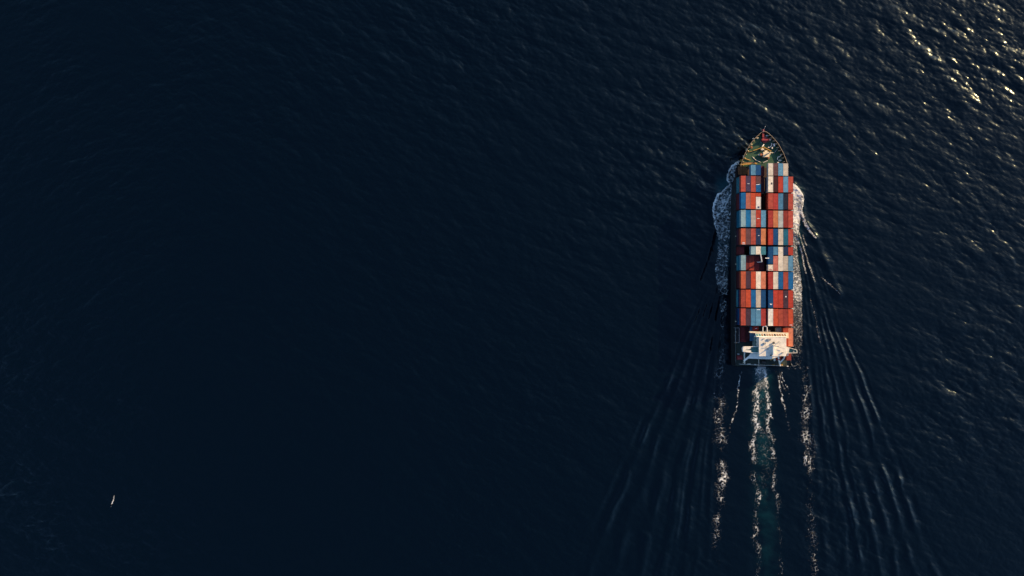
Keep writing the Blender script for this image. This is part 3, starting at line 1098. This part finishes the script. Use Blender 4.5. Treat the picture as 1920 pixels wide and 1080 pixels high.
# mast house and radar mast on the roof
a = C5(864, 455, ROOF)
b = C5(890, 640, ROOF)
mb = MB().box((a.x, a.y, ROOF), (b.x, b.y, ROOF + 1.5))
fn = part(mb, "signal_mast_house", 'white')
mb = MB().tube(((a.x + b.x) / 2, a.y - .4, ROOF + 1.5), ((a.x + b.x) / 2, a.y - .4, ROOF + 5.5), .22, .14, 8)
mb.beam((a.x - 1.3, a.y - .4, ROOF + 4.4), (b.x + 1.3, a.y - .4, ROOF + 4.4), .16, .16)
part(mb, "radar_mast", 'grey', fn)
mb = MB().beam((a.x - .9, a.y - .1, ROOF + 4.75), (b.x + 1.0, a.y - .7, ROOF + 4.75), .3, .28).tube((a.x, a.y - .4, ROOF + 4.4), (a.x, a.y - .4, ROOF + 4.7), .16, n=8)
part(mb, "radar_scanner", 'grey', fn)
for (cx, cy, w, h, zz, mt, nm) in [(803, 358, 1.7, .8, .5, 'grey', 'vent_grille'), (720, 430, 1.0, .8, .6, 'grey', 'locker'), (705, 345, .5, .3, .5, 'grey', 'locker'),
                                   (770, 535, 1.3, .25, .3, 'grey', 'locker'), (1050, 602, .5, .5, .8, 'grey', 'locker')]:
    q = C5(cx, cy, ROOF)
    mb = MB().box((q.x - w / 2, q.y - h / 2, ROOF), (q.x + w / 2, q.y + h / 2, ROOF + zz))
    mb.box((q.x - w / 2 - .06, q.y - h / 2 - .06, ROOF + zz), (q.x + w / 2 + .06, q.y + h / 2 + .06, ROOF + zz + .06))
    part(mb, nm, mt, wh)
for (cx, cy, r, mt) in [(885, 420, .42, 'dark'), (835, 648, .3, 'dark')]:
    q = C5(cx, cy, ROOF)
    part(MB().tube((q.x, q.y, ROOF), (q.x, q.y, ROOF + .8), r, r * .8, 12).tube((q.x, q.y, ROOF + .8), (q.x, q.y, ROOF + .95), r * 1.3, r * .9, 12), "vent_cowl", mt, wh)
q = C5(978, 410, ROOF)
mb = MB()
for i in range(12):
    t0_, t1_ = 2 * math.pi * i / 12, 2 * math.pi * (i + 1) / 12
    mb.tube((q.x + .6 * math.cos(t0_), q.y + .6 * math.sin(t0_), ROOF + .9), (q.x + .6 * math.cos(t1_), q.y + .6 * math.sin(t1_), ROOF + .9), .06, n=5)
mb.tube((q.x, q.y, ROOF), (q.x, q.y, ROOF + .9), .12, n=6)
part(mb, "loop_aerial", 'grey', wh)
rod([C5(735, 485, ROOF + .9), C5(855, 470, ROOF + .9)], "roof_rail", 'grey', .09, wh)
rod([C5(770, 490, ROOF), C5(770, 490, ROOF + .9)], "roof_rail", 'grey', .08, wh)
rod([C5(915, 470, ROOF + .9), C5(970, 495, ROOF + .9), C5(1090, 525, ROOF + .9)], "roof_rail", 'grey', .1, wh)

# bridge wings
for side, pts in (("left", [(315, 516), (338, 493), (600, 489), (648, 515), (655, 600), (470, 600), (322, 583)]),
                  ("right", [(1060, 490), (1120, 492), (1314, 552), (1318, 604), (1190, 606), (1060, 612)])):
    poly = [C5(cx, cy, WING) for cx, cy in pts]
    mb = MB().prism([(p.x, p.y) for p in poly], WING - .9, WING - .65)
    wg = part(mb, "bridge_wing", 'teal')  # floor colour holds the shade behind the bulwark
    mb = MB()
    n = len(poly)
    for i in range(n):
        p, q = poly[i], poly[(i + 1) % n]
        if (side == "left" and i in (3,)) or (side == "right" and i in (5,)):
            continue
        mb.wall(p, q, WING - 1.0, WING + .35, .22)
    part(mb, "wing_bulwark", 'white' if side == "left" else 'offwhite', wg)
    if side == "left":
        tip = [(308, 516), (338, 490), (480, 490), (468, 545), (400, 560), (468, 602), (322, 586)]
        tip = [(315, 516), (338, 493), (470, 491), (455, 535), (370, 545), (372, 553), (470, 560), (472, 600), (322, 583)]
        mb = MB().prism([(C5(cx, cy, WING).x, C5(cx, cy, WING).y) for cx, cy in tip], WING + .36, WING + .46)
        part(mb, "wing_roof", 'offwhite', wg)
    else:
        q = C5(1255, 578, WING)
        part(MB().box((q.x - .3, q.y - .3, WING - .65), (q.x + .3, q.y + .3, WING + .5)), "wing_console", 'grey', wg)
        q = C5(1110, 565, WING)
        part(MB().box((q.x - .45, q.y - .7, WING - .65), (q.x + .45, q.y + .7, WING + .3)), "life_raft_box", 'redmach', wg)

ext = [(880, 652), (1100, 560), (1114, 497), (1185, 516), (1168, 602), (1095, 640), (864, 714)]
mb = MB().prism([(C5(x, y, ROOF).x, C5(x, y, ROOF).y) for x, y in ext], ROOF - .45, ROOF - .23)
part(mb, "wing_canopy", 'offwhite', wh)
# after platform with its splayed legs
aft = [(470, 604), (640, 588), (760, 600), (864, 600), (1060, 590), (1190, 607), (865, 712), (820, 724), (430, 709), (350, 764), (336, 742), (440, 655)]
mb = MB().prism([(C5(x, y, 17.2).x, C5(x, y, 17.2).y) for x, y in aft], 16.7, 17.2)
ap = part(mb, "after_platform", 'white')
rod([C5(640, 628, 17.6), C5(690, 655, 17.6), C5(760, 664, 17.6), C5(840, 656, 17.6)], "platform_rail", 'dark', .12, ap)
for (p, q, w) in (((352, 600, 17), (352, 790, 9), .45), ((348, 750, 16.7), (356, 800, 8.2), .5), ((972, 668, 16.8), (1010, 842, 9.0), .62), ((1098, 640, 16.8), (1080, 708, 14), .5),
                  ((1080, 708, 14), (1012, 775, 12), .6), ((905, 700, 16), (905, 745, 12.5), .7)):
    part(MB().beam(C5(*p), C5(*q), w, w), "support_leg", 'white', ap)
part(MB().beam(C5(1150, 620, 16.9), C5(1146, 722, 11), .4, .4), "ladder", 'white', ap)
rod([C5(830, 735, 14.5), C5(960, 690, 14.5)], "platform_brace", 'yellow', .22, ap)

# white hoop ahead of the wheelhouse
mb = MB()
hp = []
for i in range(17):
    t = i / 16
    if t < .25:
        pt = (690, 215 - 80 * t / .25)
    elif t > .75:
        pt = (768, 135 + 80 * (t - .75) / .25)
    else:
        an = math.pi * (1 - (t - .25) / .5)
        pt = (729 + 39 * math.cos(an), 135 - 22 * math.sin(an))
    hp.append(C5(pt[0], pt[1], 17.4))
mb.path(hp, .26, 8)
hoop = part(mb, "davit_hoop", 'white')
part(MB().beam((hp[0].x, hp[0].y, DECK_Z), hp[0], .3, .3).beam((hp[-1].x, hp[-1].y, DECK_Z), hp[-1], .3, .3), "post", 'white', hoop)
q = C5(800, 195, 15)
part(MB().box((q.x - .5, q.y - .6, DECK_Z), (q.x + .9, q.y + .2, 14.6)), "vent_trunk", 'cream')

# stern fittings
mb = MB()
zr = DECK_Z + 1.7
ra, rb_ = C5(255, 812, zr), C5(1060, 838, zr)
mb.beam(C5(260, 812, zr), C5(620, 830, zr), .14, .1).beam(C5(620, 830, zr), C5(1060, 842, zr), .14, .1)
for i in range(13):
    p = C5(260 + 800 * i / 12, 812 + 28 * i / 12, zr)
    mb.tube((p.x, p.y, DECK_Z), p, .06, n=5)
part(mb, "stern_rail", 'rail')
mb = MB().tube(C5(615, 725, 9.5), C5(617, 852, 12.0), .17, .12, 7)
part(mb, "ensign_staff", 'rail')
for (cx, cy, w, h, mt, nm) in [(440, 812, 1.5, .45, 'white', 'bollard'), (552, 822, .7, .5, 'white', 'bollard'), (890, 832, 1.4, .5, 'yellow', 'bollard'), (1035, 830, 1.7, .6, 'yellow', 'bollard'),
                               (1148, 852, .5, .5, 'white', 'bollard'), (345, 785, .7, .7, 'cream', 'bollard')]:
    q = C5(cx, cy, DECK_Z + .9)
    mb = MB().box((q.x - w / 2, q.y - h / 2, DECK_Z), (q.x + w / 2, q.y + h / 2, DECK_Z + .15))
    mb.tube((q.x - w * .28, q.y, DECK_Z + .15), (q.x - w * .28, q.y, DECK_Z + 1.0), .24, .28, 10).tube((q.x + w * .28, q.y, DECK_Z + .15), (q.x + w * .28, q.y, DECK_Z + 1.0), .24, .28, 10)
    mb.box((q.x - w * .45, q.y - .1, DECK_Z + .55), (q.x + w * .45, q.y + .1, DECK_Z + .7))
    part(mb, nm, mt)
q = C5(248, 690, DECK_Z)
mb = MB().box((q.x - 1.2, q.y - 1.1, DECK_Z), (q.x + 1.2, q.y + 1.1, DECK_Z + .5)).tube((q.x - 1.1, q.y, DECK_Z + 1.1), (q.x + 1.1, q.y, DECK_Z + 1.1), .9, n=12)
mw = part(mb, "mooring_winch", 'redmach')
part(MB().tube((q.x + 1.1, q.y, DECK_Z + 1.1), (q.x + 1.35, q.y, DECK_Z + 1.1), 1.15, n=14), "drum_flange", 'redmach', mw)
part(MB().box((q.x - .9, q.y + 1.3, DECK_Z), (q.x + .1, q.y + 2.1, DECK_Z + 1.2)), "motor", 'grey', mw)
q = C5(700, 770, DECK_Z)
mb = MB().box((q.x - 1.5, q.y - .7, DECK_Z), (q.x + 1.2, q.y + .7, DECK_Z + .4)).tube((q.x - 1.2, q.y, DECK_Z + 1.0), (q.x + .9, q.y, DECK_Z + 1.0), .75, n=12)
part(mb, "mooring_winch", 'dark')
# step on the transom
a = C5(590, 878, 6.5)
b = C5(747, 878, 6.5)
mb = MB().box((a.x, Y_TRAN - 1.1, 6.2), (b.x, Y_TRAN - .01, 6.5))
part(mb, "transom_platform", 'grey')
# small deck lamps along the left side
for (px, py) in ((1384.8, 317.5), (1375.4, 443), (1374, 495.3), (1375, 602.5), (1366.5, 622)):
    q = P(1376, py, DECK_Z + 1.5)
    x = XC - half(q.y) + .1
    part(MB().tube((x, q.y, DECK_Z), (x, q.y, DECK_Z + 1.9), .07, n=6).box((x - .25, q.y - .25, DECK_Z + 1.9), (x + .25, q.y + .25, DECK_Z + 2.2)), "deck_lamp", 'cream')
# hand rail on both sides
for s in (-1, 1):
    mb = MB()
    yy = list(np.linspace(58, -38, 33))
    for y in yy:
        x = XC + s * (half(y) - .15)
        mb.tube((x, y, DECK_Z), (x, y, DECK_Z + 1.15), .035, n=4)
    for ya_, yb_ in zip(yy[:-1], yy[1:]):
        mb.tube((XC + s * (half(ya_) - .15), ya_, DECK_Z + 1.15), (XC + s * (half(yb_) - .15), yb_, DECK_Z + 1.15), .035, n=4)
    part(mb, "side_rail", 'grey')

# ------------------------------------------------------------------ foam: lacy sheets lying on the water
FD = 0.19


def sample_h(x, y):
    fx = np.clip((x - X0) / DX, 0, NX - 1.001)
    fy = np.clip((y - Y0) / DX, 0, NY - 1.001)
    i, j = fx.astype(int), fy.astype(int)
    u, w = fx - i, fy - j
    return (H[j, i] * (1 - u) * (1 - w) + H[j, i + 1] * u * (1 - w) + H[j + 1, i] * (1 - u) * w + H[j + 1, i + 1] * u * w)


def foam_object(name, label, px0, px1, py0, py1, density, seed, lam=(1.05, 2.3), lift=0.10, relief=0.0, aniso=(1.0, 1.0), wobble=1.0, fill=0.0):
    xa, ya = (px0 - 960) / 3.6, -(py1 - 540) / 3.6
    xb, yb = (px1 - 960) / 3.6, -(py0 - 540) / 3.6
    nx, ny = int((xb - xa) / FD) + 1, int((yb - ya) / FD) + 1
    x = xa + np.arange(nx + 1) * FD
    y = ya + np.arange(ny + 1) * FD
    cxg, cyg = np.meshgrid(x[:-1] + FD / 2, y[:-1] + FD / 2)
    px, py = cxg * 3.6 + 960, 540 - cyg * 3.6
    shp = cxg.shape
    wob = smooth_noise(shp, FD, 5.0, seed + 9)
    wob2 = smooth_noise(shp, FD, 2.0, seed + 10)
    d = density(px + (wob * 1.6 + wob2 * .8) * wobble, py + wob2 * 1.5 * wobble)
    clump = smooth_noise(shp, FD, 6.0, seed + 3)
    d = np.clip(d * (1 + .32 * clump * wobble), 0, 1.15)
    g1 = np.abs(smooth_noise(shp, FD, lam[0], seed, aniso))
    g2 = np.abs(smooth_noise(shp, FD, lam[1], seed + 1, aniso))
    g3 = smooth_noise(shp, FD, .6, seed + 2)
    w1 = d * d * .9 + d * .48 + 1e-6
    w2 = d * .62 + 1e-6
    al = np.maximum(np.clip(1.7 * (1 - g1 / w1), 0, 1), .9 * np.clip(1.7 * (1 - g2 / w2), 0, 1))
    al *= np.clip(.22 + 1.35 * d, 0, 1) * np.clip(.78 + .30 * g3, .2, 1.1)
    al = np.maximum(al, fill * np.clip(d - .12, 0, 1) * np.clip(.8 + .2 * g3, .3, 1.1))
    al = np.maximum(al, sstep(.72, 1.02, d + .06 * g3))
    al = np.clip(al, 0, 1) * sstep(.02, .08, d)
    m = al > .03
    jj, ii = np.nonzero(m)
    W = nx + 1
    q = np.stack([jj * W + ii, jj * W + ii + 1, (jj + 1) * W + ii + 1, (jj + 1) * W + ii], -1)
    used, inv = np.unique(q.ravel(), return_inverse=True)
    uy, ux = used // W, used % W
    vx, vy = x[ux], y[uy]
    nz = smooth_noise((ny + 1, nx + 1), FD, 1.2, seed + 7)[uy, ux]
    jit = np.random.default_rng(seed).uniform(-.06, .06, (2, len(used)))
    vz = sample_h(vx, vy) + lift + relief * np.clip(nz, -1, 2)
    co = np.stack([vx + jit[0], vy + jit[1], vz], -1)
    me = bpy.data.meshes.new(name)
    me.vertices.add(len(co))
    me.vertices.foreach_set("co", co.astype(np.float32).ravel())
    me.loops.add(inv.size)
    me.loops.foreach_set("vertex_index", inv.astype(np.int32))
    me.polygons.add(len(q))
    me.polygons.foreach_set("loop_start", (np.arange(len(q)) * 4).astype(np.int32))
    me.polygons.foreach_set("use_smooth", np.ones(len(q), bool))
    alv = np.zeros((ny + 1, nx + 1))
    cnt = np.zeros((ny + 1, nx + 1))
    for oy in (0, 1):
        for ox in (0, 1):
            alv[oy:oy + ny, ox:ox + nx] += al
            cnt[oy:oy + ny, ox:ox + nx] += 1
    at = me.attributes.new("thick", 'FLOAT', 'POINT')
    at.data.foreach_set("value", (alv / cnt)[uy, ux].astype(np.float32))
    me.update(calc_edges=True)
    me.materials.append(M['foam'])
    ob = bpy.data.objects.new(name, me)
    COL.objects.link(ob)
    ob["kind"] = "stuff"
    ob["label"] = label
    ob["category"] = "foam"
    return ob


def ip(y, pts):
    return np.interp(y, [p[0] for p in pts], [p[1] for p in pts])


def seg_d(px, py, pts):
    best = np.full(px.shape, 1e9)
    for (xa, ya), (xb, yb) in zip(pts[:-1], pts[1:]):
        vx, vy = xb - xa, yb - ya
        t = np.clip(((px - xa) * vx + (py - ya) * vy) / (vx * vx + vy * vy), 0, 1)
        best = np.minimum(best, np.hypot(px - xa - t * vx, py - ya - t * vy))
    return best


def left_bow(px, py):
    lo = ip(py, [(302, 1386), (305, 1379), (311, 1370), (318, 1366), (328, 1362), (338, 1362), (346, 1366), (352, 1361), (360, 1350), (370, 1340), (380, 1336),
                 (392, 1334), (405, 1335), (418, 1338), (430, 1342), (445, 1346), (470, 1345), (500, 1340), (530, 1343), (560, 1349), (600, 1350), (690, 1347)])
    hi = ip(py, [(302, 1387), (330, 1380), (360, 1376), (420, 1371), (470, 1368), (520, 1366), (560, 1364), (620, 1361), (690, 1360)])
    den = ip(py, [(302, .85), (325, .52), (345, .42), (365, .46), (400, .50), (430, .42), (455, .30), (480, .38), (515, .42), (540, .30), (570, .26), (640, .20), (690, .24)])
    inside = sstep(-.6, 1.4, px - lo) * (1 - sstep(-4, 2.0, px - hi))
    rim = np.exp(-np.clip(px - lo, 0, 50) / 2.2) * ip(py, [(302, .95), (400, .95), (420, .5), (440, 0)])
    d = inside * (den + rim)
    d = np.maximum(d, .95 * gauss(seg_d(px, py, [(1372, 361), (1344, 412)]), .9))
    d = np.maximum(d, .6 * gauss(seg_d(px, py, [(1374, 372), (1360, 420), (1352, 450)]), 1.0))
    d = np.maximum(d, .7 * gauss(seg_d(px, py, [(1380, 312), (1376, 340)]), .8))
    return d


foam_object("bow_wave_foam", "bluish white bow-wave foam in the shade along the ship's left side", 1328, 1390, 300, 692, left_bow, 100, lam=(1.0, 2.4), relief=.07, aniso=(1.35, 1.0), wobble=.35, fill=.22)


def right_bow(px, py):
    ro = ip(py, [(342, 1484), (347, 1491), (353, 1497), (362, 1502), (372, 1506), (382, 1505), (390, 1502), (398, 1499), (410, 1501), (425, 1500), (440, 1497), (470, 1496),
                 (500, 1499), (515, 1503), (560, 1504), (575, 1505), (690, 1506)])
    den = ip(py, [(342, 1.0), (380, .90), (420, .82), (440, .62), (465, .38), (505, .40), (520, .62), (555, .62), (568, .28), (640, .22), (690, .14)])
    d = sstep(1476, 1480, px) * (1 - sstep(-2.5, 1.0, px - ro)) * den
    d = np.maximum(d, sstep(1478, 1482, px) * np.exp(-np.clip(ro - px, 0, 50) / 2.5) * (px < ro + .6) * ip(py, [(342, 1.1), (395, 1.0), (410, .3), (430, 0)]))
    d = np.maximum(d, 1.0 * gauss(seg_d(px, py, [(1500, 396), (1510, 420), (1520, 436), (1529, 446)]), ip(py, [(396, 2.0), (446, 1.1)])))
    for pts, a in (([(1492, 440), (1500, 462), (1506, 486), (1512, 512)], .62), ([(1498, 436), (1508, 470), (1519, 500), (1528, 528)], .40), ([(1489, 460), (1494, 485), (1499, 510)], .55),
                   ([(1505, 440), (1512, 460)], .5), ([(1541, 520), (1560, 538), (1575, 552)], .26), ([(1520, 560), (1530, 600), (1536, 640)], .22)):  # far right crest streak is a sun glint drawn as foam
        d = np.maximum(d, a * gauss(seg_d(px, py, pts), 1.0))
    return d


foam_object("bow_wave_foam", "sunlit cream bow-wave foam with a painted glint along the ship's right side", 1474, 1582, 338, 692, right_bow, 200, lam=(1.0, 2.4), relief=.06, aniso=(1.3, 1.0), wobble=.35, fill=.55)


def streak(cpts, wpts, dpts):
    def fn(px, py):
        return gauss(px - ip(py, cpts), ip(py, wpts)) * ip(py, dpts)
    return fn


foam_object("wake_foam", "broken line of foam trailing off the ship's left quarter, leftmost in the wake", 1322, 1382, 688, 1062,
            streak([(690, 1349), (740, 1349), (760, 1352), (780, 1348), (800, 1351), (830, 1353), (860, 1352), (890, 1357), (915, 1350), (935, 1347), (950, 1354), (975, 1343), (1000, 1344), (1020, 1341), (1060, 1347)],
                   [(690, 6.5), (730, 6), (800, 6), (830, 8), (870, 6), (900, 7), (925, 7), (960, 4), (1000, 5), (1060, 4)],
                   [(690, .20), (725, .24), (750, .28), (775, .36), (800, .40), (826, .42), (834, .16), (858, .14), (866, .30), (905, .32), (915, .30), (938, .32), (946, .10), (960, .08), (968, .24), (1000, .30), (1020, .22), (1045, .10), (1060, .04)]), 300)
foam_object("wake_foam", "left of the two bright foam lines churned up behind the stern", 1400, 1432, 692, 1080,
            streak([(692, 1419), (720, 1419), (745, 1419), (770, 1421), (790, 1418), (820, 1415), (850, 1414), (880, 1412), (900, 1413), (925, 1422), (945, 1420), (965, 1418), (985, 1417), (1010, 1414), (1040, 1422), (1080, 1420)],
                   [(692, 2.0), (715, 3.5), (750, 4.6), (790, 4.6), (850, 4), (920, 3.5), (1080, 4)],
                   [(692, .55), (712, .38), (725, .62), (760, .62), (800, .52), (850, .46), (880, .34), (930, .36), (950, .12), (968, .30), (990, .26), (1030, .18), (1080, .14)]), 400)
foam_object("wake_foam", "right of the two bright foam lines churned up behind the stern", 1426, 1478, 692, 1080,
            streak([(692, 1435), (715, 1437), (750, 1440), (770, 1444), (790, 1440), (815, 1443), (830, 1448), (860, 1449), (900, 1452), (913, 1446), (928, 1454), (960, 1458), (1000, 1461), (1040, 1465), (1080, 1465)],
                   [(692, 2.2), (720, 3.2), (760, 3.2), (820, 3.4), (900, 3), (1080, 3.5)],
                   [(692, .62), (715, .66), (745, .64), (770, .55), (800, .42), (830, .36), (870, .28), (930, .26), (960, .14), (1040, .10), (1080, .12)]), 500)
foam_object("wake_foam", "broken line of foam trailing off the ship's right quarter, rightmost in the wake", 1488, 1546, 688, 1080,
            streak([(690, 1505), (720, 1511), (760, 1512), (800, 1511), (830, 1513), (860, 1515), (880, 1518), (925, 1522), (960, 1519), (1000, 1522), (1040, 1522), (1080, 1530)],
                   [(690, 5), (720, 5), (790, 5), (815, 7), (860, 8), (880, 4), (925, 6), (1000, 6), (1080, 5)],
                   [(690, .10), (716, .16), (724, .36), (790, .32), (806, .22), (815, .48), (865, .50), (878, .28), (890, .10), (915, .10), (925, .24), (945, .10), (985, .15), (1010, .22), (1060, .20), (1080, .08)]), 600)


def thin_left(px, py):
    return gauss(seg_d(px, py, [(1391, 696), (1386, 722), (1380, 752), (1375, 785), (1370, 812)]), .95) * ip(py, [(696, .6), (740, .7), (800, .35), (815, .1)])


def thin_right(px, py):
    d = gauss(seg_d(px, py, [(1454, 697), (1460, 714), (1465, 735), (1470, 758), (1475, 785), (1480, 810)]), 1.3) * ip(py, [(697, .85), (735, .65), (780, .35), (812, .08)])
    d = np.maximum(d, gauss(seg_d(px, py, [(1461, 697), (1467, 716), (1471, 735)]), .95) * ip(py, [(697, .8), (735, .3)]))
    return np.maximum(d, gauss(seg_d(px, py, [(1466, 697), (1473, 716), (1478, 748)]), .85) * ip(py, [(697, .7), (748, .2)]))


foam_object("wake_foam", "thin foam line running back from the stern's left corner", 1362, 1398, 694, 818, thin_left, 700)
foam_object("wake_foam", "three thin sunlit foam lines fanning from the right of the stern", 1446, 1488, 694, 815, thin_right, 800)


def stern_boil(px, py):
    return gauss(px - ip(py, [(690, 1427.5), (820, 1430), (950, 1436)]), ip(py, [(690, 6.5), (760, 9), (950, 12)])) * ip(py, [(691, .44), (702, .36), (716, .22), (760, .14), (860, .11), (960, .03)])


foam_object("propeller_wash_foam", "thin churned foam between the two bright wake lines, starting right behind the stern", 1404, 1466, 690, 962, stern_boil, 900, fill=.6)


def cap_d(px, py):
    t = np.clip((py - 928) / 23, 0, 1)
    d = gauss(seg_d(px, py, [(214.8, 929), (214.2, 935), (211.5, 942), (207.5, 950)]), .75) * ip(py, [(926, 0), (929, .8), (934, 1.15), (943, 1.15), (947, .6), (953, .25)])
    return np.maximum(d, .5 * gauss(np.hypot(px - 211.2, py - 937), .8))


foam_object("whitecap", "small white crescent of breaking foam, alone at the far lower left", 200, 222, 922, 958, cap_d, 950, lift=.35, wobble=.15)

print("containers", n_cont, "objects", len(bpy.data.objects))
